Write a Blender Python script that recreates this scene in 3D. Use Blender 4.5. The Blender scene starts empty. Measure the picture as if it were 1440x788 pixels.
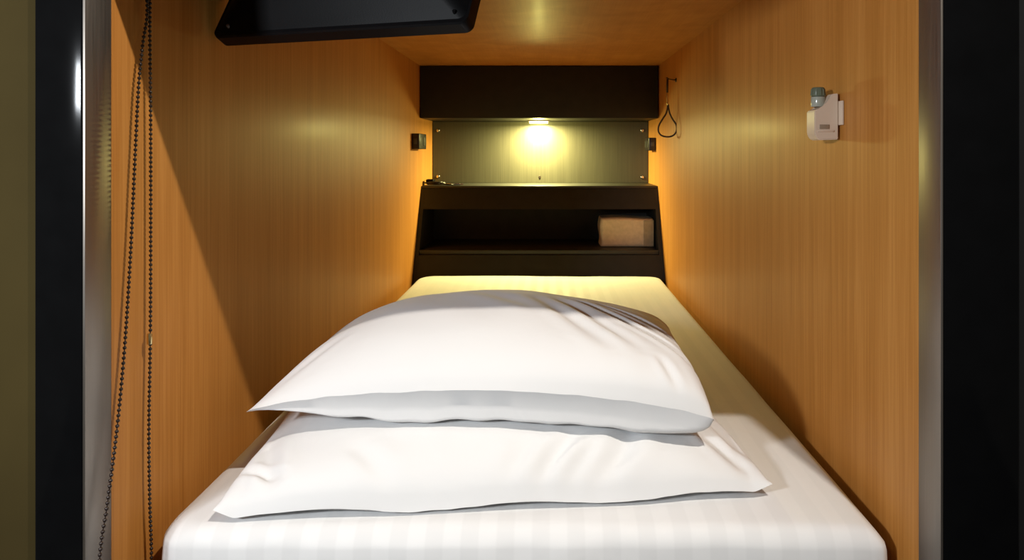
import bpy, bmesh, math, random
from mathutils import Vector, Matrix, noise

GLOW = 4.0
LAMP, WORLD, EXPO, DLX = 20.0, .15, 0.0, .58
def LIGHTS():
    o = light('corridor_downlight_lamp', 'SPOT', (DLX, .19, 2.325), 165, (1, .91, .80), shadow_soft_size=.02, spot_size=math.radians(84), spot_blend=1)
    aim(o, (-.50, .97, .85))
    o = light('corridor_left_light', 'AREA', (-.90, -.16, CZ+.22), 18, (.90, .95, 1), size=.12, specular_factor=.3)  # unseen area light left of the camera, throws the pillow shadows to the right
    aim(o, (.2, 1.2, .7))

PI = math.pi
random.seed(4)
S = bpy.context.scene
COL = S.collection
CZ = 1.04            # camera height above the corridor floor
XL, XR = -0.543, 0.457   # side walls of the capsule
D0, D1 = 0.845, 3.154    # front edge of the walls, back panel
ZC = CZ + 0.356      # ceiling
ZM = CZ - 0.49       # mattress top

# ------------------------------------------------------------------ materials
def new_mat(name):
    m = bpy.data.materials.new(name); m.use_nodes = True
    nt = m.node_tree; b = nt.nodes['Principled BSDF']
    return m, nt, b
def inp(b, **k):
    for n, v in k.items():
        n = n.replace('_', ' ')
        if n in b.inputs: b.inputs[n].default_value = v
def plain(name, col, rough=.5, metal=0., spec=.5, coat=0., var=.12, scale=25., bump=0., bscale=200.):
    m, nt, b = new_mat(name)
    inp(b, Roughness=rough, Metallic=metal)
    b.inputs['Specular IOR Level'].default_value = spec
    b.inputs['Coat Weight'].default_value = coat
    b.inputs['Coat Roughness'].default_value = .15
    tc = nt.nodes.new('ShaderNodeTexCoord')
    n = nt.nodes.new('ShaderNodeTexNoise'); n.inputs['Scale'].default_value = scale; n.inputs['Detail'].default_value = 4
    r = nt.nodes.new('ShaderNodeValToRGB')
    r.color_ramp.elements[0].color = (*[c*(1-var) for c in col], 1)
    r.color_ramp.elements[1].color = (*[min(1, c*(1+var)) for c in col], 1)
    r.color_ramp.elements[0].position = .3; r.color_ramp.elements[1].position = .7
    nt.links.new(tc.outputs['Object'], n.inputs['Vector']); nt.links.new(n.outputs['Fac'], r.inputs['Fac'])
    nt.links.new(r.outputs['Color'], b.inputs['Base Color'])
    if bump:
        n2 = nt.nodes.new('ShaderNodeTexNoise'); n2.inputs['Scale'].default_value = bscale; n2.inputs['Detail'].default_value = 3
        bp = nt.nodes.new('ShaderNodeBump'); bp.inputs['Strength'].default_value = bump; bp.inputs['Distance'].default_value = .001
        nt.links.new(tc.outputs['Object'], n2.inputs['Vector']); nt.links.new(n2.outputs['Fac'], bp.inputs['Height'])
        nt.links.new(bp.outputs['Normal'], b.inputs['Normal'])
    return m

def wood(name, grain='z', dark=(.40, .158, .029), mid=(.48, .200, .042), light=(.56, .252, .062), coat=.04, blotch=.0):
    """veneer: long fine streaks along `grain`"""
    m, nt, b = new_mat(name)
    L = nt.links
    tc = nt.nodes.new('ShaderNodeTexCoord')
    def streak(across, along, scale, detail, rough=.6):
        mp = nt.nodes.new('ShaderNodeMapping')
        mp.inputs['Scale'].default_value = (across, across, along) if grain == 'z' else (across, along, across)
        n = nt.nodes.new('ShaderNodeTexNoise'); n.inputs['Scale'].default_value = scale
        n.inputs['Detail'].default_value = detail; n.inputs['Roughness'].default_value = rough
        L.new(tc.outputs['Object'], mp.inputs['Vector']); L.new(mp.outputs['Vector'], n.inputs['Vector'])
        return n
    fine = streak(60, 1.1, 4, 5)
    broad = streak(9, .35, 3, 3)
    mx = nt.nodes.new('ShaderNodeMath'); mx.operation = 'MULTIPLY_ADD'; mx.inputs[1].default_value = .55
    sc_ = nt.nodes.new('ShaderNodeMath'); sc_.operation = 'MULTIPLY'; sc_.inputs[1].default_value = .45
    L.new(broad.outputs['Fac'], sc_.inputs[0]); L.new(fine.outputs['Fac'], mx.inputs[0]); L.new(sc_.outputs[0], mx.inputs[2])
    last = mx.outputs[0]
    if blotch:
        bl = nt.nodes.new('ShaderNodeTexNoise'); bl.inputs['Scale'].default_value = 7; bl.inputs['Detail'].default_value = 4
        bl.inputs['Distortion'].default_value = 1.2
        L.new(tc.outputs['Object'], bl.inputs['Vector'])
        ml = nt.nodes.new('ShaderNodeMix'); ml.data_type = 'FLOAT'; ml.inputs[0].default_value = blotch
        L.new(last, ml.inputs[2]); L.new(bl.outputs['Fac'], ml.inputs[3]); last = ml.outputs[0]
    r = nt.nodes.new('ShaderNodeValToRGB'); e = r.color_ramp.elements
    e[0].position = .34; e[0].color = (*dark, 1); e[1].position = .66; e[1].color = (*light, 1)
    k = e.new(.5); k.color = (*mid, 1)
    L.new(last, r.inputs['Fac']); L.new(r.outputs['Color'], b.inputs['Base Color'])
    inp(b, Roughness=.5)
    b.inputs['Specular IOR Level'].default_value = .22
    b.inputs['Coat Weight'].default_value = coat; b.inputs['Coat Roughness'].default_value = .22
    bp = nt.nodes.new('ShaderNodeBump'); bp.inputs['Strength'].default_value = .12; bp.inputs['Distance'].default_value = .0006
    L.new(fine.outputs['Fac'], bp.inputs['Height']); L.new(bp.outputs['Normal'], b.inputs['Normal'])
    return m

def sheet_mat(name, col=(.70, .70, .70), stripes=True):
    m, nt, b = new_mat(name); L = nt.links
    tc = nt.nodes.new('ShaderNodeTexCoord')
    inp(b, Roughness=.75); b.inputs['Sheen Weight'].default_value = .15
    b.inputs['Specular IOR Level'].default_value = .25
    if stripes:
        sx = nt.nodes.new('ShaderNodeSeparateXYZ'); L.new(tc.outputs['Object'], sx.inputs[0])
        ml = nt.nodes.new('ShaderNodeMath'); ml.operation = 'MULTIPLY'; ml.inputs[1].default_value = 2*PI/.046
        sn = nt.nodes.new('ShaderNodeMath'); sn.operation = 'SINE'
        L.new(sx.outputs['X'], ml.inputs[0]); L.new(ml.outputs[0], sn.inputs[0])
        r = nt.nodes.new('ShaderNodeValToRGB'); e = r.color_ramp.elements
        ad = nt.nodes.new('ShaderNodeMath'); ad.operation = 'MULTIPLY_ADD'; ad.inputs[1].default_value = .5; ad.inputs[2].default_value = .5
        L.new(sn.outputs[0], ad.inputs[0]); L.new(ad.outputs[0], r.inputs['Fac'])
        e[0].position = .40; e[0].color = (*[c*.952 for c in col], 1)
        e[1].position = .60; e[1].color = (*col, 1)
        L.new(r.outputs['Color'], b.inputs['Base Color'])
        rr = nt.nodes.new('ShaderNodeMapRange'); rr.inputs['To Min'].default_value = .8; rr.inputs['To Max'].default_value = .55
        L.new(ad.outputs[0], rr.inputs['Value']); L.new(rr.outputs['Result'], b.inputs['Roughness'])
    else:
        n0 = nt.nodes.new('ShaderNodeTexNoise'); n0.inputs['Scale'].default_value = 6
        r = nt.nodes.new('ShaderNodeValToRGB'); e = r.color_ramp.elements
        e[0].color = (*[c*.97 for c in col], 1); e[1].color = (*col, 1)
        L.new(tc.outputs['Object'], n0.inputs['Vector']); L.new(n0.outputs['Fac'], r.inputs['Fac']); L.new(r.outputs['Color'], b.inputs['Base Color'])
    w = nt.nodes.new('ShaderNodeTexNoise'); w.inputs['Scale'].default_value = 700; w.inputs['Detail'].default_value = 1
    w2 = nt.nodes.new('ShaderNodeTexNoise'); w2.inputs['Scale'].default_value = 9; w2.inputs['Detail'].default_value = 3
    w2.inputs['Distortion'].default_value = .6
    b1 = nt.nodes.new('ShaderNodeBump'); b1.inputs['Strength'].default_value = .08; b1.inputs['Distance'].default_value = .0004
    b2 = nt.nodes.new('ShaderNodeBump'); b2.inputs['Strength'].default_value = .35; b2.inputs['Distance'].default_value = .006
    L.new(tc.outputs['Object'], w.inputs['Vector']); L.new(tc.outputs['Object'], w2.inputs['Vector'])
    L.new(w.outputs['Fac'], b1.inputs['Height']); L.new(w2.outputs['Fac'], b2.inputs['Height'])
    L.new(b2.outputs['Normal'], b1.inputs['Normal']); L.new(b1.outputs['Normal'], b.inputs['Normal'])
    return m

def brushed(name, col=(.29, .26, .23), rough=.42):
    m, nt, b = new_mat(name); L = nt.links
    tc = nt.nodes.new('ShaderNodeTexCoord'); mp = nt.nodes.new('ShaderNodeMapping')
    mp.inputs['Scale'].default_value = (300, 300, 3)
    n = nt.nodes.new('ShaderNodeTexNoise'); n.inputs['Scale'].default_value = 3; n.inputs['Detail'].default_value = 3
    r = nt.nodes.new('ShaderNodeMapRange'); r.inputs['To Min'].default_value = rough*.75; r.inputs['To Max'].default_value = rough*1.35
    L.new(tc.outputs['Object'], mp.inputs['Vector']); L.new(mp.outputs['Vector'], n.inputs['Vector'])
    L.new(n.outputs['Fac'], r.inputs['Value']); L.new(r.outputs['Result'], b.inputs['Roughness'])
    inp(b, Metallic=1.0); b.inputs['Base Color'].default_value = (*col, 1)
    b.inputs['Anisotropic'].default_value = .4
    return m

def panel_mat():
    m, nt, b = new_mat('dark_green_grey_panel'); L = nt.links
    tc = nt.nodes.new('ShaderNodeTexCoord'); mp = nt.nodes.new('ShaderNodeMapping'); mp.inputs['Scale'].default_value = (220, 220, 2)
    n = nt.nodes.new('ShaderNodeTexNoise'); n.inputs['Scale'].default_value = 2; n.inputs['Detail'].default_value = 2
    r = nt.nodes.new('ShaderNodeValToRGB'); e = r.color_ramp.elements
    e[0].position = .35; e[0].color = (.050, .046, .033, 1); e[1].position = .65; e[1].color = (.064, .060, .043, 1)
    L.new(tc.outputs['Object'], mp.inputs['Vector']); L.new(mp.outputs['Vector'], n.inputs['Vector'])
    L.new(n.outputs['Fac'], r.inputs['Fac']); L.new(r.outputs['Color'], b.inputs['Base Color'])
    inp(b, Roughness=.38)
    return m

def emit(name, col, st):
    m, nt, b = new_mat(name)
    b.inputs['Emission Color'].default_value = (*col, 1); b.inputs['Emission Strength'].default_value = st
    b.inputs['Base Color'].default_value = (*col, 1)
    return m

M = {
 'wall': wood('oak_veneer_vertical'),
 'ceil': wood('oak_veneer_ceiling', grain='y', blotch=.5, coat=.03),
 'laminate': plain('black_brown_laminate', (.021, .0205, .0185), .5, spec=.25, bump=.1),
 'lam_edge': plain('black_brown_edge', (.030, .029, .024), .45, spec=.3),
 'panel': panel_mat(),
 'black': plain('black_lacquered_metal', (.0034, .0035, .0038), .10, spec=.06),
 'tv': plain('black_moulded_plastic', (.0042, .0042, .0045), .5, spec=.1, bump=.15, bscale=500),
 'tv_gloss': plain('black_gloss_plastic', (.004, .004, .0045), .35, spec=.15),
 'screen': plain('dark_display_glass', (.004, .004, .005), .06, spec=.8),
 'tv_grey': plain('grey_brown_plastic', (.16, .13, .12), .5),
 'steel': brushed('brushed_stainless_steel'),
 'bright': plain('bright_metal', (.72, .71, .68), .22, metal=1.),
 'brass': plain('pale_brass', (.75, .62, .32), .25, metal=1.),
 'olive': plain('olive_painted_board', (.042, .030, .009), .9, spec=.1, var=.25, scale=3.),
 'outer': plain('blue_grey_board', (.012, .014, .017), .5),
 'concrete': plain('grey_floor_tile', (.16, .15, .14), .5, var=.2, scale=6.),
 'bead': plain('dark_brown_bead', (.016, .008, .006), .3),
 'socket': plain('dark_brown_socket_plastic', (.018, .012, .009), .35),
 'socket_face': plain('grey_socket_insert', (.06, .06, .05), .3),
 'cord': plain('dark_brown_cord', (.045, .022, .010), .7, bump=.5, bscale=900),
 'white_pl': plain('off_white_plastic', (.66, .52, .40), .35, var=.04),
 'green_pl': plain('grey_green_plastic', (.11, .13, .085), .35),
 'clear_pl': plain('smoky_reflector', (.35, .36, .30), .18),
 'towel': plain('cream_terry_towel', (.52, .42, .27), .95, var=.1, scale=60, bump=.9, bscale=350),
 'sheet': sheet_mat('striped_white_satin'),
 'case': sheet_mat('plain_white_cotton', (.69, .69, .69), False),
 'base': plain('dark_bed_board', (.05, .03, .018), .6),
 'blind': plain('dark_roller_fabric', (.03, .026, .02), .8, bump=.4, bscale=600),
 'lens': emit('warm_white_lens', (1, .88, .42), 4),
 'corr_lens': emit('neutral_white_lens', (1, .96, .9), 5),
}

# ------------------------------------------------------------------ mesh helpers
def finish(name, bm, mat, parent=None, smooth=False, loc=None, auto=None):
    bmesh.ops.recalc_face_normals(bm, faces=bm.faces)
    me = bpy.data.meshes.new(name); bm.to_mesh(me); bm.free()
    me.materials.append(mat)
    if smooth: me.polygons.foreach_set('use_smooth', [True]*len(me.polygons))
    if auto is not None:
        me.polygons.foreach_set('use_smooth', [True]*len(me.polygons))
        me.set_sharp_from_angle(angle=math.radians(auto))
    o = bpy.data.objects.new(name, me); COL.objects.link(o)
    if parent: o.parent = parent
    if loc: o.location = loc
    return o
def bx(bm, x0, x1, y0, y1, z0, z1, bev=0., seg=2):
    t = bmesh.new()
    bmesh.ops.create_cube(t, size=1)
    for v in t.verts:
        v.co = Vector(((x0+x1)/2+v.co.x*(x1-x0), (y0+y1)/2+v.co.y*(y1-y0), (z0+z1)/2+v.co.z*(z1-z0)))
    if bev: bmesh.ops.bevel(t, geom=list(t.edges), offset=bev, segments=seg, affect='EDGES', profile=.5)
    merge(bm, t)
def merge(bm, t, mat=None):
    if mat is not None: bmesh.ops.transform(t, matrix=mat, verts=t.verts)
    me = bpy.data.meshes.new('t'); t.to_mesh(me); t.free(); bm.from_mesh(me); bpy.data.meshes.remove(me)
def box(name, x0, x1, y0, y1, z0, z1, mat, parent=None, bev=0., seg=2):
    bm = bmesh.new(); bx(bm, x0, x1, y0, y1, z0, z1, bev, seg)
    return finish(name, bm, mat, parent, auto=35 if bev else None)
def cyl(bm, p0, p1, r0, r1=None, seg=20, bev=0.):
    r1 = r0 if r1 is None else r1
    p0 = Vector(p0); p1 = Vector(p1); d = p1-p0
    t = bmesh.new(); bmesh.ops.create_cone(t, cap_ends=True, segments=seg, radius1=r0, radius2=r1, depth=d.length)
    if bev:
        ed = [e for e in t.edges if abs(e.verts[0].co.z-e.verts[1].co.z) < 1e-6]
        bmesh.ops.bevel(t, geom=ed, offset=bev, segments=2, affect='EDGES', profile=.5)
    q = Vector((0, 0, 1)).rotation_difference(d)
    merge(bm, t, Matrix.Translation((p0+p1)/2) @ q.to_matrix().to_4x4())
def tube(bm, pts, r, seg=8, closed=False):
    pts = [Vector(p) for p in pts]; n = len(pts); rings = []
    up = Vector((0, 0, 1))
    for i, p in enumerate(pts):
        a = pts[(i-1) % n] if (closed or i) else p
        b = pts[(i+1) % n] if (closed or i < n-1) else p
        t = (b-a).normalized()
        s = t.cross(Vector((0, 1, 0)));
        if s.length < .05: s = t.cross(Vector((1, 0, 0)))
        s.normalize(); u = s.cross(t)
        rr = r(i/(n-1)) if callable(r) else r
        rings.append([bm.verts.new(p+rr*(math.cos(2*PI*k/seg)*s+math.sin(2*PI*k/seg)*u)) for k in range(seg)])
    for i in range(n if closed else n-1):
        A, B = rings[i], rings[(i+1) % n]
        for k in range(seg): bm.faces.new((A[k], A[(k+1) % seg], B[(k+1) % seg], B[k]))
    if not closed:
        bm.faces.new(rings[0][::-1]); bm.faces.new(rings[-1])
def prism(bm, poly, axis, a, b):
    """extrude polygon (2-D points) between a and b on axis"""
    def P(p, h):
        if axis == 'x': return (h, p[0], p[1])
        if axis == 'y': return (p[0], h, p[1])
        return (p[0], p[1], h)
    A = [bm.verts.new(P(p, a)) for p in poly]; B = [bm.verts.new(P(p, b)) for p in poly]
    n = len(poly)
    for i in range(n): bm.faces.new((A[i], A[(i+1) % n], B[(i+1) % n], B[i]))
    bm.faces.new(A[::-1]); bm.faces.new(B)

def tag(o, label=None, cat=None, group=None, kind=None):
    if label: o['label'] = label
    if cat: o['category'] = cat
    if group: o['group'] = group
    if kind: o['kind'] = kind
    return o
def thing(name, loc, label, cat, group=None, rz=0.):
    o = bpy.data.objects.new(name, None); COL.objects.link(o); o.location = loc; o.rotation_euler = (0, 0, rz)
    o.empty_display_size = .05
    return tag(o, label, cat, group)
def adopt(parent, *kids):
    """children were modelled in world space: keep them where they are"""
    for k in kids:
        k.parent = parent; k.matrix_parent_inverse = parent.matrix_basis.inverted()
    return parent

# ------------------------------------------------------------------ the shell
def struct(o, label, cat): return tag(o, label, cat, kind='structure')
T = .02
ZB = CZ-.66      # deck the mattress lies on
struct(box('wall_left', XL-T, XL, D0, D1+.02, ZB-.02, ZC+T, M['wall']), 'oak veneered left wall of the capsule', 'wall')
struct(box('wall_right', XR, XR+T, D0, D1+.02, ZB-.02, ZC+T, M['wall']), 'oak veneered right wall of the capsule', 'wall')
struct(box('wall_back', XL-T, XR+T, D1+.012, D1+.012+T, ZB-.02, ZC+T, M['laminate']), 'dark board closing the head end of the capsule', 'wall')
struct(box('ceiling', XL, XR, D0, D1+.012, ZC, ZC+T, M['ceil']), 'oak veneered capsule ceiling', 'ceiling')
struct(box('floor', -1.6, 1.6, -1.3, D0-.05, -.02, 0, M['concrete']), 'grey corridor floor in front of the capsule', 'floor')
struct(box('trim_1', XL-.001, XR+.001, D0-.02, D1+.01, ZB-.03, ZB, M['base']), 'dark deck board under the mattress', 'bed deck')
# stainless reveals round the mouth of the capsule
HB = CZ+.27
F0 = .798
struct(box('trim_2', XL-.003, XL, F0-.001, D0, ZB, HB+.003, M['steel'], bev=.0006), 'brushed steel reveal on the left side of the opening', 'trim')
struct(box('trim_3', XR, XR+.003, F0-.001, D0, ZB, HB+.003, M['steel'], bev=.0006), 'brushed steel reveal on the right side of the opening', 'trim')
# black frame
struct(box('trim_4', -.6035, XL-.003, F0, D0+.03, 0, 1.75, M['black'], bev=.003, seg=3), 'black left post of the capsule frame', 'frame')
struct(box('trim_5', XR+.003, .551, F0, D0+.03, 0, 1.75, M['black'], bev=.003, seg=3), 'black right post of the capsule frame', 'frame')
struct(box('trim_6', XL-.003, XR+.003, F0+.001, D0, HB+.003, 1.75, M['black'], bev=.002), 'black header above the opening', 'frame')
struct(box('trim_7', XL-.003, XR+.003, F0+.001, D0-.02, 0, ZB, M['black'], bev=.002), 'black panel below the opening', 'frame')
struct(box('wall_outer_left', -1.6, -.6035, F0+.008, F0+.03, 0, 2.4, M['olive']), 'dim olive board wall left of the black post', 'wall')
struct(box('wall_outer_right', .551, 1.6, F0+.008, F0+.03, 0, 2.4, M['outer']), 'dark board wall right of the black post', 'wall')
struct(box('wall_outer_top', -.6035, .551, F0+.008, F0+.03, 1.75, 2.4, M['outer']), 'dark board wall above the capsule', 'wall')

# ------------------------------------------------------------------ headboard unit
def world(parent, o): adopt(parent, o); return o
hb = thing('headboard_shelf', ((XL+XR)/2, 2.80, ZB), 'low black headboard shelf unit across the head end of the mattress, with an open niche', 'headboard')
bpy.context.view_layer.update()
def zrel(z): return CZ+z
zt, zb_ = zrel(-.149), ZB
# side profile: slanted front, (y,z)
def yf(z):      # slanted front face
    return 2.88+(z-zt)*(.18/.35)
sx0, sx1 = XL+.001, XR-.001
for (a, b) in ((sx0, sx0+.016), (sx1-.016, sx1)):
    bm = bmesh.new()
    prism(bm, [(yf(zb_), zb_), (D1-.002, zb_), (D1-.002, zt-.012), (yf(zt-.012), zt-.012)], 'x', a, b)
    world(hb, finish('side_panel', bm, M['laminate']))
bm = bmesh.new(); bx(bm, sx0, sx1, yf(zt)-.001, D1-.001, zt-.012, zt, .0015)
world(hb, finish('shelf_top', bm, M['lam_edge'], auto=35))
zf = zrel(-.243)
bm = bmesh.new(); prism(bm, [(yf(zf), zf), (yf(zf)+.018, zf), (yf(zt-.012)+.018, zt-.0122), (yf(zt-.012), zt-.0122)], 'x', sx0+.0162, sx1-.0162)
world(hb, finish('front_rail', bm, M['laminate']))
zs = zrel(-.402)
bm = bmesh.new(); bx(bm, sx0+.0162, sx1-.0162, yf(zs)+.001, D1-.06, zs-.018, zs, .001)
world(hb, finish('niche_shelf', bm, M['lam_edge'], auto=35))
bm = bmesh.new(); prism(bm, [(yf(zb_), zb_), (yf(zb_)+.018, zb_), (yf(zs-.0182)+.018, zs-.0182), (yf(zs-.0182), zs-.0182)], 'x', sx0+.0162, sx1-.0162)
world(hb, finish('lower_rail', bm, M['laminate']))
bm = bmesh.new(); bx(bm, sx0+.0162, sx1-.0162, D1-.058, D1-.045, zs-.0, zt-.0125)
world(hb, finish('niche_back', bm, M['laminate']))

# overhead box
zbx = zrel(.136)
cab = thing('overhead_cabinet', ((XL+XR)/2, 3.0, zbx), 'black box cabinet spanning the head end under the ceiling, above the reading light', 'cabinet')
bpy.context.view_layer.update()
bm = bmesh.new(); bx(bm, XL+.003, XR-.006, 2.845, 2.863, zbx, ZC-.003, .0012)
world(cab, finish('front_panel', bm, M['laminate'], auto=35))
bm = bmesh.new(); bx(bm, XL+.004, XR-.007, 2.8632, D1-.001, zbx, zbx+.016, .0008)
world(cab, finish('bottom_panel', bm, M['lam_edge'], auto=35))
for a, b in ((XL+.004, XL+.018), (XR-.021, XR-.007)):
    world(cab, box('side_panel', a, b, 2.8632, D1-.001, zbx+.0162, ZC-.003, M['laminate']))
world(cab, box('edge_strip', XL+.01, XR-.012, D1-.012, D1-.0015, zbx-.0045, zbx-.0002, M['lam_edge']))

# access panel with screws
pan = thing('access_panel', ((XL+XR)/2, D1, zrel(-.148)), 'dark green-grey metal sheet with corner screws behind the headboard shelf, lit by the reading light', 'panel')
bpy.context.view_layer.update()
world(pan, box('sheet', XL+.003, XR-.003, D1, D1+.011, zt+.001, zbx+.06, M['panel']))
def pix(x, y, d):
    s = 959/d
    return Vector(((x-773)/s, d, CZ+(212-y)/s))
for (px, py) in ((616, 183.5), (903, 183.5), (616, 248.5), (903, 249.5)):
    p = pix(px, py, D1)
    bm = bmesh.new()
    cyl(bm, (p.x, D1-.0005, p.z), (p.x, D1-.004, p.z), .0085, .0065, 20, .001)
    bx(bm, p.x-.005, p.x+.005, D1-.0048, D1-.0036, p.z-.0009, p.z+.0009)
    world(pan, finish('screw', bm, M['bright'], auto=40))
p = pix(759, 250, D1)
bm = bmesh.new(); cyl(bm, (p.x, D1-.0005, p.z+.003), (p.x, D1-.002, p.z+.003), .006, .005, 20)
cyl(bm, (p.x, D1-.002, p.z), (p.x, D1-.0035, p.z), .0035, .003, 16)
world(pan, finish('key_hole', bm, M['socket']))

# reading light
lp = Vector((-.049, 3.045, zbx))
rl = thing('reading_light', tuple(lp), 'small glowing reading light under the black overhead cabinet', 'light')
bpy.context.view_layer.update()
bm = bmesh.new(); bx(bm, lp.x-.047, lp.x+.047, lp.y-.03, lp.y+.03, zbx-.006, zbx+.006, .002)
world(rl, finish('housing', bm, M['bright'], auto=35))
bm = bmesh.new(); bx(bm, lp.x-.042, lp.x+.042, lp.y-.026, lp.y+.026, zbx-.014, zbx-.0062, .0025)
world(rl, finish('lens', bm, M['lens'], auto=35))
ld = bpy.data.lights.new('reading_lamp', 'AREA'); ld.shape = 'RECTANGLE'; ld.size = .08; ld.size_y = .05
ld.energy = LAMP; ld.color = (1, .90, .36); ld.specular_factor = .25
pd = bpy.data.lights.new('reading_lamp_glow', 'POINT'); pd.energy = GLOW; pd.color = (1, .93, .26); pd.specular_factor = .12; pd.shadow_soft_size = .02
po = bpy.data.objects.new('reading_lamp_glow', pd); COL.objects.link(po); po.location = (lp.x, lp.y-.03, zbx-.05)
lo = bpy.data.objects.new('reading_lamp', ld); COL.objects.link(lo); lo.location = (lp.x, lp.y, zbx-.018)

# ------------------------------------------------------------------ sockets on the side walls
def socket(name, side, y0, y1, z0, z1, pr, label):
    xw = XL if side < 0 else XR
    sg = 1 if side < 0 else -1
    t = thing(name, (xw, (y0+y1)/2, z0), label, 'socket'); bpy.context.view_layer.update()
    a, b = sorted((xw+sg*.0008, xw+sg*pr))
    world(t, box('housing', a, b, y0, y1, z0, z1, M['socket'], bev=.003, seg=3))
    xi = xw+sg*(pr+.0005); a, b = sorted((xi, xi+sg*.0015))
    n = 2; L = (y1-y0)/n
    for i in range(n):
        world(t, box('outlet', a, b, y0+L*i+.012, y0+L*(i+1)-.012, z0+.014, z1-.014, M['socket_face'], bev=.0006))
    world(t, box('front_insert', *sorted((xw+sg*pr*.3, xw+sg*pr*.7)), y0-.0012, y0-.0002, z0+.02, z1-.02, M['socket_face'], bev=.0004))
    return t
socket('wall_socket', -1, 2.68, 2.83, zrel(.006), zrel(.068), .031, 'dark brown socket box on the left wall beside the lit panel')
socket('wall_socket', 1, 2.93, 3.05, zrel(.0), zrel(.056), .031, 'dark brown socket box on the right wall below the hanging cord loop')

# ------------------------------------------------------------------ cord loop on the right wall
cl = thing('hanging_cord', (XR, 2.45, zrel(.05)), 'thin brown cord with a noose loop hanging from a hook on the right wall', 'cord')
bpy.context.view_layer.update()
yh = 2.46
def cp(px, py, d=yh): return pix(px, py, d)
h = cp(938.5, 111)
bm = bmesh.new()
tube(bm, [(XR-.001, yh, h.z-.004), (XR-.02, yh, h.z-.002), (h.x+.004, yh, h.z), (h.x, yh, h.z+.004), (h.x-.005, yh, h.z+.003)], .0018, 8)
cyl(bm, (XR-.0008, yh, h.z-.004), (XR-.004, yh, h.z-.004), .008, .007, 16)
world(cl, finish('hook', bm, M['bead'], smooth=True))
bm = bmesh.new(); a = cp(938.6, 111); b = cp(938.2, 130)
tube(bm, [a, a.lerp(b, .5), b], .0038, 8)
world(cl, finish('cord_end', bm, M['cord'], smooth=True))
bm = bmesh.new(); a = cp(938.2, 129.7); b = cp(939, 148)
tube(bm, [a.lerp(b, k/6)+Vector((.0006*math.sin(k*2), 0, 0)) for k in range(7)], .0032, 8)
world(cl, finish('ferrule', bm, M['brass'], smooth=True))
bm = bmesh.new()
L_ = [(939, 147), (938.6, 152), (936.5, 160), (931.5, 168), (926.5, 177), (926, 185), (930, 190.5), (938, 192.5), (946, 191), (951, 185), (951, 176), (946, 168), (942, 160), (940.3, 153), (939.6, 147)]
def cr(P, n=6):
    out = []
    for i in range(len(P)-1):
        p0, p1, p2, p3 = [Vector(P[min(max(i+k, 0), len(P)-1)]) for k in (-1, 0, 1, 2)]
        for q in range(n):
            t = q/n
            out.append(.5*((2*p1)+(-p0+p2)*t+(2*p0-5*p1+4*p2-p3)*t*t+(-p0+3*p1-3*p2+p3)*t**3))
    out.append(Vector(P[-1])); return out
tube(bm, [cp(p.x, p.y, yh+.0015*math.sin(i*.2)) for i, p in enumerate(cr([(a, b, 0) for a, b in L_]))], .0030, 8)
world(cl, finish('loop', bm, M['cord'], smooth=True))

# ------------------------------------------------------------------ torch in its white wall holder (right wall)
yt = 1.085
tw = thing('torch_holder', (XR, yt, zrel(.01)), 'off-white plastic emergency torch holder screwed to the right wall', 'holder')
bpy.context.view_layer.update()
world(tw, box('back_plate', XR-.004, XR-.0006, yt-.028, yt+.02, zrel(.040), zrel(.078), M['white_pl'], bev=.0012))
bm = bmesh.new()
poly = [(XR-.0042, .090), (XR-.014, .089), (XR-.019, .081), (XR-.0225, .074), (XR-.028, .069), (XR-.035, .066), (XR-.0415, .063),
        (XR-.0415, .028), (XR-.039, .021), (XR-.034, .0165), (XR-.0042, .0175)]
prism(bm, [(a, zrel(b)) for a, b in poly], 'y', yt-.016, yt+.018)
bmesh.ops.bevel(bm, geom=[e for e in bm.edges], offset=.0014, segments=2, affect='EDGES')
world(tw, finish('pocket', bm, M['white_pl'], auto=40))
world(tw, box('label_window', XR-.034, XR-.019, yt-.0172, yt-.0158, zrel(.034), zrel(.041), plain('grey_brown_insert', (.30, .22, .15), .4), bev=.0004))
world(tw, box('ridge', XR-.037, XR-.012, yt-.0180, yt-.0156, zrel(.0295), zrel(.0322), M['white_pl'], bev=.0006))
to = thing('torch', (XR-.028, yt+.002, zrel(.06)), 'short grey-green torch standing in the white holder on the right wall', 'torch')
bpy.context.view_layer.update()
c_ = (XR-.0285, yt+.004)
bm = bmesh.new(); cyl(bm, (*c_, zrel(.0700)), (*c_, zrel(.086)), .0108, .0108, 24, .0008)
world(to, finish('reflector_barrel', bm, M['clear_pl'], auto=40))
bm = bmesh.new(); cyl(bm, (*c_, zrel(.0862)), (*c_, zrel(.101)), .0112, .0098, 24, .002)
for k in range(12):
    an = k*PI/6; cyl(bm, (c_[0]+.0105*math.cos(an), c_[1]+.0105*math.sin(an), zrel(.088)), (c_[0]+.0100*math.cos(an), c_[1]+.0100*math.sin(an), zrel(.098)), .0012, .001, 8)
world(to, finish('cap', bm, M['green_pl'], auto=40))

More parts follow.
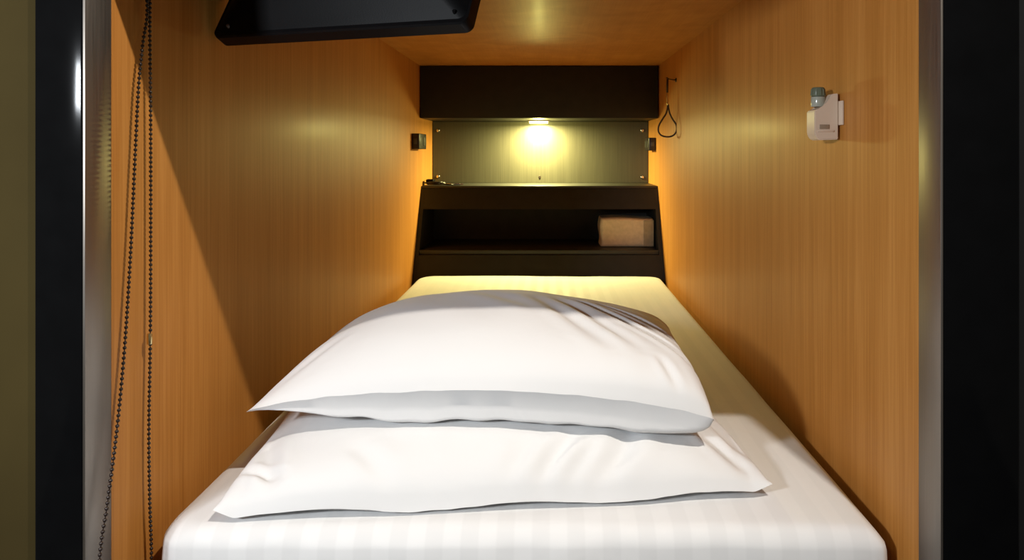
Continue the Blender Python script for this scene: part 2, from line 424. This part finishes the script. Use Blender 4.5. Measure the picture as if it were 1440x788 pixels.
# ------------------------------------------------------------------ television under the ceiling
tvx = thing('television', (-.327, 1.023, zrel(.182)), 'black flat television tilted down from the ceiling, seen from behind at the upper left', 'television', rz=math.atan2(-.128, .426))
TW, TH = .440, .195
tilt = math.radians(-29)
def tvpart(name, bm, mat, **k):
    # model frame: x width, z up from the lower edge, -y back side; then leaned forward about the lower edge
    bmesh.ops.transform(bm, matrix=Matrix.Rotation(tilt, 4, 'X'), verts=bm.verts)
    return finish(name, bm, mat, tvx, **k)
def rounded(w0, w1, z0, z1, r, n=5):
    P = []
    for (cx, cz, a0) in ((w1-r, z0+r, -90), (w1-r, z1-r, 0), (w0+r, z1-r, 90), (w0+r, z0+r, 180)):
        for k in range(n+1):
            a = math.radians(a0+90*k/n); P.append((cx+r*math.cos(a), cz+r*math.sin(a)))
    return P
def loft(bm, secs):
    rings = [[bm.verts.new((x, y, z)) for (x, z) in P] for y, P in secs]
    n = len(rings[0])
    for A, B in zip(rings, rings[1:]):
        for i in range(n): bm.faces.new((A[i], A[(i+1) % n], B[(i+1) % n], B[i]))
    bm.faces.new(rings[0][::-1]); bm.faces.new(rings[-1])
bm = bmesh.new()
W2 = TW/2
loft(bm, [(.000, rounded(-W2, W2, 0, TH, .012)), (.003, rounded(-W2-.0, W2, -.002, TH+.001, .012)), (.024, rounded(-W2, W2, -.001, TH, .012)), (.027, rounded(-W2+.003, W2-.003, .002, TH-.003, .010))])
tvpart('bezel', bm, M['tv_gloss'], auto=35)
bm = bmesh.new(); bx(bm, -W2+.016, W2-.016, .0272, .0282, .02, TH-.014); tvpart('screen', bm, M['screen'])
bm = bmesh.new()
loft(bm, [(-.0002, rounded(-W2+.006, W2-.004, .006, TH-.006, .012)), (-.012, rounded(-W2+.02, W2-.02, .022, TH-.014, .014)),
          (-.030, rounded(-W2+.05, W2-.05, .05, TH-.03, .016)), (-.036, rounded(-W2+.06, W2-.06, .058, TH-.038, .014))])
tvpart('back_shell', bm, M['tv'], auto=35)
for sd in (-1, 1):
    bm = bmesh.new()
    for k in range(8):
        x = sd*(.062+k*.0112); bx(bm, x-.0025, x+.0025, -.0385, -.0362, .085, .135, .0006, 1)
    bx(bm, *sorted((sd*.058, sd*.144)), -.0370, -.0361, .082, .138)
    tvpart('vent_grille', bm, M['tv_gloss'], auto=35)
bm = bmesh.new(); bx(bm, W2-.040, W2-.014, -.0150, -.0100, .036, .066, .0012); tvpart('small_plate', bm, M['tv_grey'], auto=35)  # small grey-brown raised patch near the right edge of the back
for px in (-W2+.030, W2-.02):
    bm = bmesh.new(); cyl(bm, (px, -.004, .014), (px, -.0085, .014), .003, .0026, 14); tvpart('screw', bm, M['tv_grey'] if px < 0 else M['tv_gloss'])
# bracket up to the ceiling
bm = bmesh.new(); bx(bm, -.05, .05, -.046, -.0365, .062, .145, .002); tvpart('mount_plate', bm, M['tv'], auto=35)
R = Matrix.Rotation(tilt, 4, 'X'); q = R @ Vector((0, -.05, .115))
bm = bmesh.new()
ztop = ZC-.001-zrel(.17)
cyl(bm, (q.x, q.y-.012, q.z), (q.x, q.y-.012, ztop-.006), .012, .012, 20)
cyl(bm, (q.x, q.y+.008, q.z), (q.x, q.y-.02, q.z), .016, .016, 20)
cyl(bm, (q.x, q.y-.012, ztop-.007), (q.x, q.y-.012, ztop), .045, .045, 28, .001)
finish('ceiling_arm', bm, M['tv'], tvx, auto=35)

# ------------------------------------------------------------------ roller blind rolled up behind the header
rb = thing('roller_blind', ((XL+XR)/2, .885, zrel(.32)), 'rolled-up dark roller blind under the ceiling just inside the opening', 'blind')
bpy.context.view_layer.update()
bm = bmesh.new(); cyl(bm, (XL+.03, .895, zrel(.323)), (XR-.02, .895, zrel(.323)), .022, .022, 32)
world(rb, finish('fabric_roll', bm, M['blind'], auto=40))
bm = bmesh.new(); cyl(bm, (XL+.012, .895, zrel(.323)), (XL+.0295, .895, zrel(.323)), .019, .019, 32, .002)
world(rb, finish('chain_wheel', bm, M['socket'], auto=40))
for x in (XL+.001, XR-.0035):
    world(rb, box('bracket', x, x+.0025, .87, .92, zrel(.30), ZC-.001, M['bright'], bev=.0006))

# ------------------------------------------------------------------ bead chain
bc = thing('bead_chain', (XL+.02, .895, zrel(.33)), 'long dark bead chain loop of the roller blind hanging down the left wall', 'chain')
bpy.context.view_layer.update()
def beads(name, pts):
    pts = [Vector(p) for p in pts]
    cum = [0]
    for a, b in zip(pts, pts[1:]): cum.append(cum[-1]+(b-a).length)
    bm = bmesh.new(); t = bmesh.new(); bmesh.ops.create_icosphere(t, subdivisions=1, radius=.0026)
    me = bpy.data.meshes.new('b'); t.to_mesh(me); t.free()
    n = int(cum[-1]/.0062); j = 0
    for k in range(n+1):
        s = k*.0062
        while j < len(pts)-2 and cum[j+1] < s: j += 1
        p = pts[j].lerp(pts[j+1], (s-cum[j])/max(1e-9, cum[j+1]-cum[j]))
        n0 = len(bm.verts); bm.from_mesh(me); bm.verts.ensure_lookup_table()
        for v in bm.verts[n0:]: v.co += p
    tube(bm, pts, .0007, 5)
    return finish(name, bm, M['bead'], smooth=True)
def chp(px, py, X):
    s = (px-773)/X; return Vector((X, 959/s, CZ+(212-py)/s))
XA = XL+.013
rt = [(XA, .917, zrel(.325))]+[chp(px, py, XA) for px, py in ((211, 0), (211.8, 150), (212, 300), (211.5, 470), (209.5, 600), (210.5, 700), (213, 788))]
low_r = rt[-1]
lf = [(XA, .874, zrel(.325))]+[chp(px, py, XA) for px, py in ((207, 0), (201, 60), (195, 120), (190, 220), (184, 350), (176, 480), (165, 600), (151, 710), (140, 788))]
low_l = lf[-1]
mid = [Vector((XA, low_r[1]-.006, low_r[2]-.05)), Vector((XA, (low_r[1]+low_l[1])/2+.025, low_r[2]-.092)), Vector((XA, (low_r[1]+low_l[1])/2-.01, low_r[2]-.105)), Vector((XA, low_l[1]-.012, low_r[2]-.08))]
world(bc, beads('chain_strand', cr([tuple(p) for p in rt]+[tuple(p) for p in mid[:2]], 5)))
world(bc, beads('chain_strand', cr([tuple(p) for p in lf]+[tuple(mid[3]), tuple(mid[2])], 5)))
k_ = chp(210.3, 478, XA)
bm = bmesh.new()
cyl(bm, k_+Vector((0, 0, .006)), k_-Vector((0, 0, .006)), .0033, .0033, 14, .0008)
cyl(bm, k_+Vector((0, -.0005, .0085)), k_+Vector((0, -.0005, .0058)), .0026, .0030, 12)
cn = finish('connector', bm, M['brass'], auto=40); tag(cn, 'pale brass connector'); world(bc, cn)

# ------------------------------------------------------------------ small black cable end on the headboard shelf
gl = thing('charging_cable', (-.50, 2.95, zt), 'small coiled black charging cable with silver plug on the left end of the headboard shelf', 'cable')
bpy.context.view_layer.update()
bm = bmesh.new()
pts = []
for k in range(60):
    a = k*.42; rr = .030+.006*math.sin(k*.7)
    pts.append((-.492+rr*1.25*math.cos(a), 2.935+rr*.8*math.sin(a), zt+.0045+k*.00016))
pts += [(-.455, 2.92, zt+.006), (-.43, 2.915, zt+.004), (-.41, 2.93, zt+.004)]
tube(bm, pts, .0032, 6)
world(gl, finish('cable', bm, M['socket'], smooth=True))
bm = bmesh.new(); bx(bm, -.445, -.385, 2.932, 2.945, zt+.0005, zt+.0085, .002); bx(bm, -.384, -.372, 2.934, 2.943, zt+.002, zt+.007)
world(gl, finish('plug', bm, M['bright'], auto=35))
bm = bmesh.new(); bx(bm, -.53, -.497, 2.915, 2.965, zt+.0135, zt+.026, .004, 3)
world(gl, finish('adapter', bm, M['tv'], auto=35))

# ------------------------------------------------------------------ folded towel in the niche
def towel():
    t = thing('folded_towel', (.325, 2.93, zs), 'folded cream towel standing in the right end of the headboard niche', 'towel')
    bm = bmesh.new()
    x0, x1, z0, H = .213, .434, 0., .118
    y0 = 2.835
    # stack of folds: each layer a flattened loop, outer wrap rounded at the front-left
    nx, nz = 40, 24
    ny = 10
    def q(u, v, w):   # u,v,w in 0..1
        e = .012
        x = x0+(x1-x0)*u; z = z0+H*v; y = y0+.16*w
        # round the edges
        def rnd(a, L):
            d = min(a, 1-a)*L
            return e-math.sqrt(max(0, e*e-(e-min(d, e))**2))
        y += rnd(u, x1-x0)+rnd(v, H) if w < .5 else -(rnd(u, x1-x0)+rnd(v, H))
        n = noise.noise(Vector((x*25, z*30, y*20)))*.0018
        fold = -.0035*math.exp(-((u-.86)/.012)**2)-.002*math.exp(-((v-.05)/.03)**2)
        sag = .003*math.sin(u*5)*(v)
        return Vector((x+n+(.003*math.sin(v*7) if u < .02 else 0), y+n-fold*(1 if w < .5 else 0), z+sag))
    t2 = bmesh.new(); bmesh.ops.create_cube(t2, size=1)
    bmesh.ops.subdivide_edges(t2, edges=list(t2.edges), cuts=31, use_grid_fill=True)
    for v in t2.verts: v.co = q(v.co.x+.5, v.co.z+.5, v.co.y+.5)+Vector((0, 0, zs+.001))
    merge(bm, t2)
    o = finish('towel_body', bm, M['towel'], smooth=True)
    bpy.context.view_layer.update()
    world(t, o)
    # the loose outer flap, and a hem strip on its edge
    f = bmesh.new(); G = []
    for i in range(25):
        row = []
        for j in range(17):
            u = i/24; v = j/16
            x = x0+.178+(.041)*u; z = zs+.004+.108*v
            row.append(f.verts.new((x, y0-.0035-.002*math.sin(u*PI)+.0008*math.sin(v*9), z)))
        G.append(row)
    for i in range(24):
        for j in range(16): f.faces.new((G[i][j], G[i+1][j], G[i+1][j+1], G[i][j+1]))
    bmesh.ops.solidify(f, geom=list(f.faces), thickness=.004)
    fo = finish('towel_flap', f, M['towel'], smooth=True); world(t, fo)
    return t
towel()

# ------------------------------------------------------------------ mattress
def mattress():
    x0, x1, y0, y1 = -.515, .4365, .880, 2.685
    zt_, zb = ZM, ZB+.001
    r = .024           # edge roll
    nx, ny = 96, 150
    rc = [.045, .010, .05, .04]    # plan radii: front-left, front-right, back-left, back-right
    def plan(px, py):
        """clamp a point of the rectangle into the rounded plan"""
        for (cx, cy, R, sx, sy) in ((x0, y0, rc[0], 1, 1), (x1, y0, rc[1], -1, 1), (x0, y1, rc[2], 1, -1), (x1, y1, rc[3], -1, -1)):
            dx, dy = (px-cx)*sx, (py-cy)*sy
            if dx < R and dy < R:
                a, b = R-dx, R-dy; m = max(a, b); l = math.hypot(a, b)
                if l > 1e-9: px = cx+sx*(R-a*m/l); py = cy+sy*(R-b*m/l)
        return px, py
    def top(px, py):
        n = noise.noise(Vector((px*3.2, py*2.3, .3)))*.0035+noise.noise(Vector((px*11, py*7, 2)))*.0012
        u = (px-(x0+x1)/2)/((x1-x0)/2)
        return zt_+n-.004*u**4
    bm = bmesh.new(); ring_rows = []
    prof = []          # rings from the centre of the top out to the sides
    def grid_pt(i, j): return x0+(x1-x0)*i/nx, y0+(y1-y0)*j/ny
    V = {}
    for i in range(nx+1):
        for j in range(ny+1):
            gx, gy = grid_pt(i, j)
            # inset plan
            px = x0+r+(x1-x0-2*r)*i/nx; py = y0+r+(y1-y0-2*r)*j/ny
            # rounded plan of the inner sheet
            ax, ay = plan(gx, gy)
            px = (x0+x1)/2+(ax-(x0+x1)/2)*(1-2*r/(x1-x0)); py = (y0+y1)/2+(ay-(y0+y1)/2)*(1-2*r/(y1-y0))
            V[i, j] = bm.verts.new((px, py, top(px, py)))
    for i in range(nx):
        for j in range(ny): bm.faces.new((V[i, j], V[i+1, j], V[i+1, j+1], V[i, j+1]))
    border = [(i, 0) for i in range(nx)]+[(nx, j) for j in range(ny)]+[(i, ny) for i in range(nx, 0, -1)]+[(0, j) for j in range(ny, 0, -1)]
    prev = [V[b] for b in border]; n = len(border)
    tops = [v.co.z for v in prev]
    outer = []
    for b in border:
        ax, ay = plan(*grid_pt(*b)); outer.append(Vector((ax, ay)))
    inner = [Vector((v.co.x, v.co.y)) for v in prev]
    steps = [(r*math.sin(a), r*(1-math.cos(a))) for a in [PI/2*k/6 for k in range(1, 7)]]
    H = zt_-zb
    for k in range(1, 9): steps.append((r, r+(H-r-.0)*k/8))
    for (o, dz) in steps:
        cur = []
        for k in range(n):
            t = o/r; p = inner[k].lerp(outer[k], t)
            bulge = .006*math.sin(PI*min(1, dz/H))
            nrm = (outer[k]-inner[k]).normalized()
            w = noise.noise(Vector((outer[k].x*14, outer[k].y*14, dz*9)))*.003*min(1, dz/.03)
            p = p+nrm*(bulge+w) if dz > r*.5 else p
            zz = tops[k]-dz if dz < H*.9 else max(zb, tops[k]-dz)
            if abs(dz-H) < 1e-6: zz = zb
            cur.append(bm.verts.new((min(max(p.x, XL+.004), XR-.004), p.y, zz)))
        for k in range(n):
            bm.faces.new((prev[k], cur[k], cur[(k+1) % n], prev[(k+1) % n]))
        prev = cur
    bm.faces.new(prev)
    o = finish('mattress', bm, M['sheet'], smooth=True)
    tag(o, 'long mattress fitted with a white satin-striped sheet, filling the capsule', 'mattress')
    return o
mattress()

# ------------------------------------------------------------------ pillows
def crease(x, y, segs):
    z = 0.
    for (ax, ay, bx_, by, w, dep) in segs:
        dx, dy = bx_-ax, by-ay; L2 = dx*dx+dy*dy
        t = ((x-ax)*dx+(y-ay)*dy)/L2; tc_ = max(0, min(1, t))
        d = math.hypot(x-ax-tc_*dx, y-ay-tc_*dy)
        if d < 3*w:
            k = math.sin(PI*min(1, max(0, .06+.94*tc_)))**.6 if 0 < tc_ < 1 else .2
            z -= dep*k*(math.exp(-(d/w)**2)-.45*math.exp(-((d-1.7*w)/w)**2))
    return z
def sgn_pow(a, p): return abs(a)**p
def low_thick(u, v, p, q): return max(0., (1-sgn_pow(u, p))*(1-sgn_pow(v, p)))**q
def pillow_mesh(name, FL, FR, depth, topfn, botfn, seamfn, ear, label, nx=150, ny=96, bow=0., fwd=0.):
    """two sheets sewn along a seam; FL, FR are the front corners in plan"""
    FL, FR = Vector(FL), Vector(FR); E = (FR-FL); N = Vector((-E.y, E.x)).normalized()*depth
    C = (FL+FR)/2+N/2
    bm = bmesh.new(); g = {}
    # even spacing in arc so the rounded rims are finely cut
    def warp(k, n): a = k/n*2-1; return .55*a+.45*math.sin(a*PI/2)
    for s in (1, -1):
        for i in range(nx+1):
            for j in range(ny+1):
                rim = i in (0, nx) or j in (0, ny)
                if rim and s == -1: g[s, i, j] = g[1, i, j]; continue
                u, v = warp(i, nx), warp(j, ny)
                uu = u*(1-ear[0]*(1-v*v)*abs(u)); vv = v*(1-ear[1]*(1-u*u)*abs(v)) if v > 0 else v*(1+bow*(1-u*u)*abs(v))
                if rim: uu *= 1.006; vv *= 1.009
                elif s == -1 and v < 0: vv = -min(1.0, abs(vv)*(1+fwd*abs(v)**4*(1-u**4)))
                # puckers along the seam
                e = max(abs(u), abs(v))
                P = C+E*(uu/2)+N*(vv/2)
                wv = (noise.noise(Vector((P.x*30, P.y*30, 7)))*.0022 if rim else 0)
                z0 = seamfn(u, v)+wv
                if rim: z = z0
                else: z = z0+topfn(u, v, P) if s == 1 else z0-botfn(u, v, P)
                g[s, i, j] = bm.verts.new((P.x, P.y, z))
    for s in (1, -1):
        for i in range(nx):
            for j in range(ny):
                q = (g[s, i, j], g[s, i+1, j], g[s, i+1, j+1], g[s, i, j+1])
                try: bm.faces.new(q if s == 1 else q[::-1])
                except ValueError: pass
    for e in bm.edges:
        if len(e.link_faces) == 2: e.smooth = True
    rim_ids = {g[1, i, j] for i in range(nx+1) for j in range(ny+1) if i in (0, nx) or j in (0, ny)}
    for e in bm.edges:
        if e.verts[0] in rim_ids and e.verts[1] in rim_ids: e.smooth = False
    return bm
def wrinkle(u, v, P, amp, sd):
    e = max(abs(u), abs(v))
    n = noise.noise(Vector((P.x*5+sd, P.y*8, sd)))*.9+noise.noise(Vector((P.x*13, P.y*16+sd, 3)))*.35
    # gathers running in from the short ends
    gth = math.sin(v*12+3*noise.noise(Vector((u*3, v*3, sd))))*max(0, abs(u)-.62)**1.5*.8
    gth += math.sin(u*31+4*noise.noise(Vector((u*4, v*2, sd+4))))*max(0, abs(v)-.7)**1.5*(.35 if v > 0 else .8)
    return amp*(n+gth)
# lower pillow
low_left, low_right, low_depth = (-.441, .899), (.312, .964), .45
low_creases = [(.50, -.80, .30, -1.0, .05, .006), (.62, -.35, .42, -.93, .05, .007), (.80, -.55, .93, -.95, .035, .006), (.90, -.2, .97, -.8, .03, .005),
         (-.93, -.5, -.82, -.97, .035, .006), (-.55, -.75, -.40, -.98, .04, .004), (.1, -.8, .0, -1., .04, .003), (.28, -.72, .12, -1., .035, .007), (.36, -.80, .22, -1., .03, .005), (.97, -.1, .80, -.35, .03, .008), (.98, .15, .84, .0, .03, .007), (-.97, -.75, -.80, -.90, .025, .006)]
def low_top(u, v, P):
    f = low_thick(u, v, 2.8, .42)
    f2 = .080*f*(1.03-.06*u)
    return f2+wrinkle(u, v, P, .0042, 2)*min(1, f*1.6)+crease(u, v, low_creases)*min(1, f*3)
def low_seam(u, v):
    z = ZM+.010+.004*math.sin(u*9+1)*abs(v)**8
    return z+.010*max(0, abs(u)-.93)/.07
bm = pillow_mesh('pillow', low_left, low_right, low_depth, low_top, lambda u, v, P: min(.0085, .02*low_thick(u, v, 2.4, .5)), low_seam, (.035, .05), '', bow=.03)
from mathutils.bvhtree import BVHTree
tree_low = BVHTree.FromBMesh(bm)
o = finish('pillow', bm, M['case'], smooth=True)
tag(o, 'larger white pillow lying directly on the striped mattress, under the other pillow', 'pillow')
# upper pillow
up_left, up_right, up_depth = (-.446, 1.006), (.236, .985), .42
top_creases = [(.42, .10, .98, -.72, .030, .010), (.55, .16, 1.0, -.30, .028, .008), (.22, -.05, .60, -.80, .05, .005), (.34, .0, .72, -.75, .04, .005),
         (.60, .50, .98, .70, .05, .006), (-.15, .15, .25, -.35, .06, .003), (.80, -.78, .86, -1., .022, .004),
         (-.7, -.5, -.95, -.9, .04, .003)]
def up_top(u, v, P):
    p = low_thick(u, v, 2.3, .62)
    # the right end is fuller than the left
    blunt = (max(0., 1-sgn_pow(u, 14))*max(0., 1-sgn_pow(v, 5 if v < 0 else 3.2)))**.36*.90
    k = max(0, u)**1.2
    f = p*(1-k)+(.75*blunt+.25*p)*k
    return .095*f+wrinkle(u, v, P, .0050, 11)*min(1, f*1.6)+crease(u, v, top_creases)*min(1, f*2.5)
def up_seam(u, v):
    a = 1-u*u
    z = .104+.040*a**.75*(1 if v < 0 else 1-.35*v)
    z -= .003*max(0, u)**2
    return ZM+z
def up_bot(u, v, P):
    d = .068*low_thick(u, v, 4.0, .31)*(1+.10*noise.noise(Vector((u*7, v*2, 5))))
    if u > .5: d *= 1+.3*(u-.5)
    if u < -.35: d *= 1-((-u-.35)/.65)**1.4*.85
    z = up_seam(u, v)-d
    h = tree_low.ray_cast(Vector((P.x, P.y, ZM+.5)), Vector((0, 0, -1)))
    fl = (h[0].z+.0015) if h[0] is not None else ZM+.003
    z = max(z, fl)
    return max(.0, up_seam(u, v)-z)
bm = pillow_mesh('pillow', up_left, up_right, up_depth, up_top, up_bot, up_seam, (.03, .05), '', bow=.05, fwd=.07)
# nothing of the upper pillow may dip into the lower one
for v in bm.verts:
    h = tree_low.ray_cast(Vector((v.co.x, v.co.y, ZM+.5)), Vector((0, 0, -1)))
    if h[0] is not None and v.co.z < h[0].z+.0015: v.co.z = h[0].z+.0015
o = finish('pillow', bm, M['case'], smooth=True)
tag(o, 'smaller white pillow resting on top of the larger pillow, its left corner pointed', 'pillow')


# ------------------------------------------------------------------ corridor downlight
dl = thing('ceiling_downlight', (DLX, .19, 2.33), 'small round downlight in the corridor ceiling in front of the capsule', 'light')
bpy.context.view_layer.update()
bm = bmesh.new(); cyl(bm, (DLX, .19, 2.335), (DLX, .19, 2.352), .06, .055, 32, .003); world(dl, finish('trim_ring', bm, M['bright'], auto=35))
bm = bmesh.new(); cyl(bm, (DLX, .19, 2.331), (DLX, .19, 2.3348), .03, .03, 32); world(dl, finish('lens', bm, M['corr_lens'], auto=35))
struct(box('ceiling_outer', -1.6, 1.6, -1.3, F0+.008, 2.353, 2.37, M['concrete']), 'corridor ceiling', 'ceiling')

def light(name, kind, loc, energy, col, **k):
    l = bpy.data.lights.new(name, kind); l.energy = energy; l.color = col
    for a, b in k.items(): setattr(l, a, b)
    o = bpy.data.objects.new(name, l); COL.objects.link(o); o.location = loc
    return o
def aim(o, p): o.rotation_euler = (Vector(p)-o.location).to_track_quat('-Z', 'Y').to_euler()
LIGHTS()

# ------------------------------------------------------------------ world
w = bpy.data.worlds.new('corridor_ambient'); S.world = w; w.use_nodes = True
w.node_tree.nodes['Background'].inputs[0].default_value = (1, .93, .82, 1)
w.node_tree.nodes['Background'].inputs[1].default_value = WORLD

# ------------------------------------------------------------------ camera
cd = bpy.data.cameras.new('camera'); cam = bpy.data.objects.new('camera', cd); COL.objects.link(cam)
cd.sensor_width = 36; cd.lens = 36*959/1440; cd.shift_x = -(773-720)/1440; cd.shift_y = -(394-212)/1440
cd.clip_start = .02
cam.location = (0, 0, CZ); cam.rotation_euler = (math.radians(90), 0, 0)
S.camera = cam
S.view_settings.view_transform = 'Standard'; S.view_settings.look = 'None'; S.view_settings.exposure = EXPO
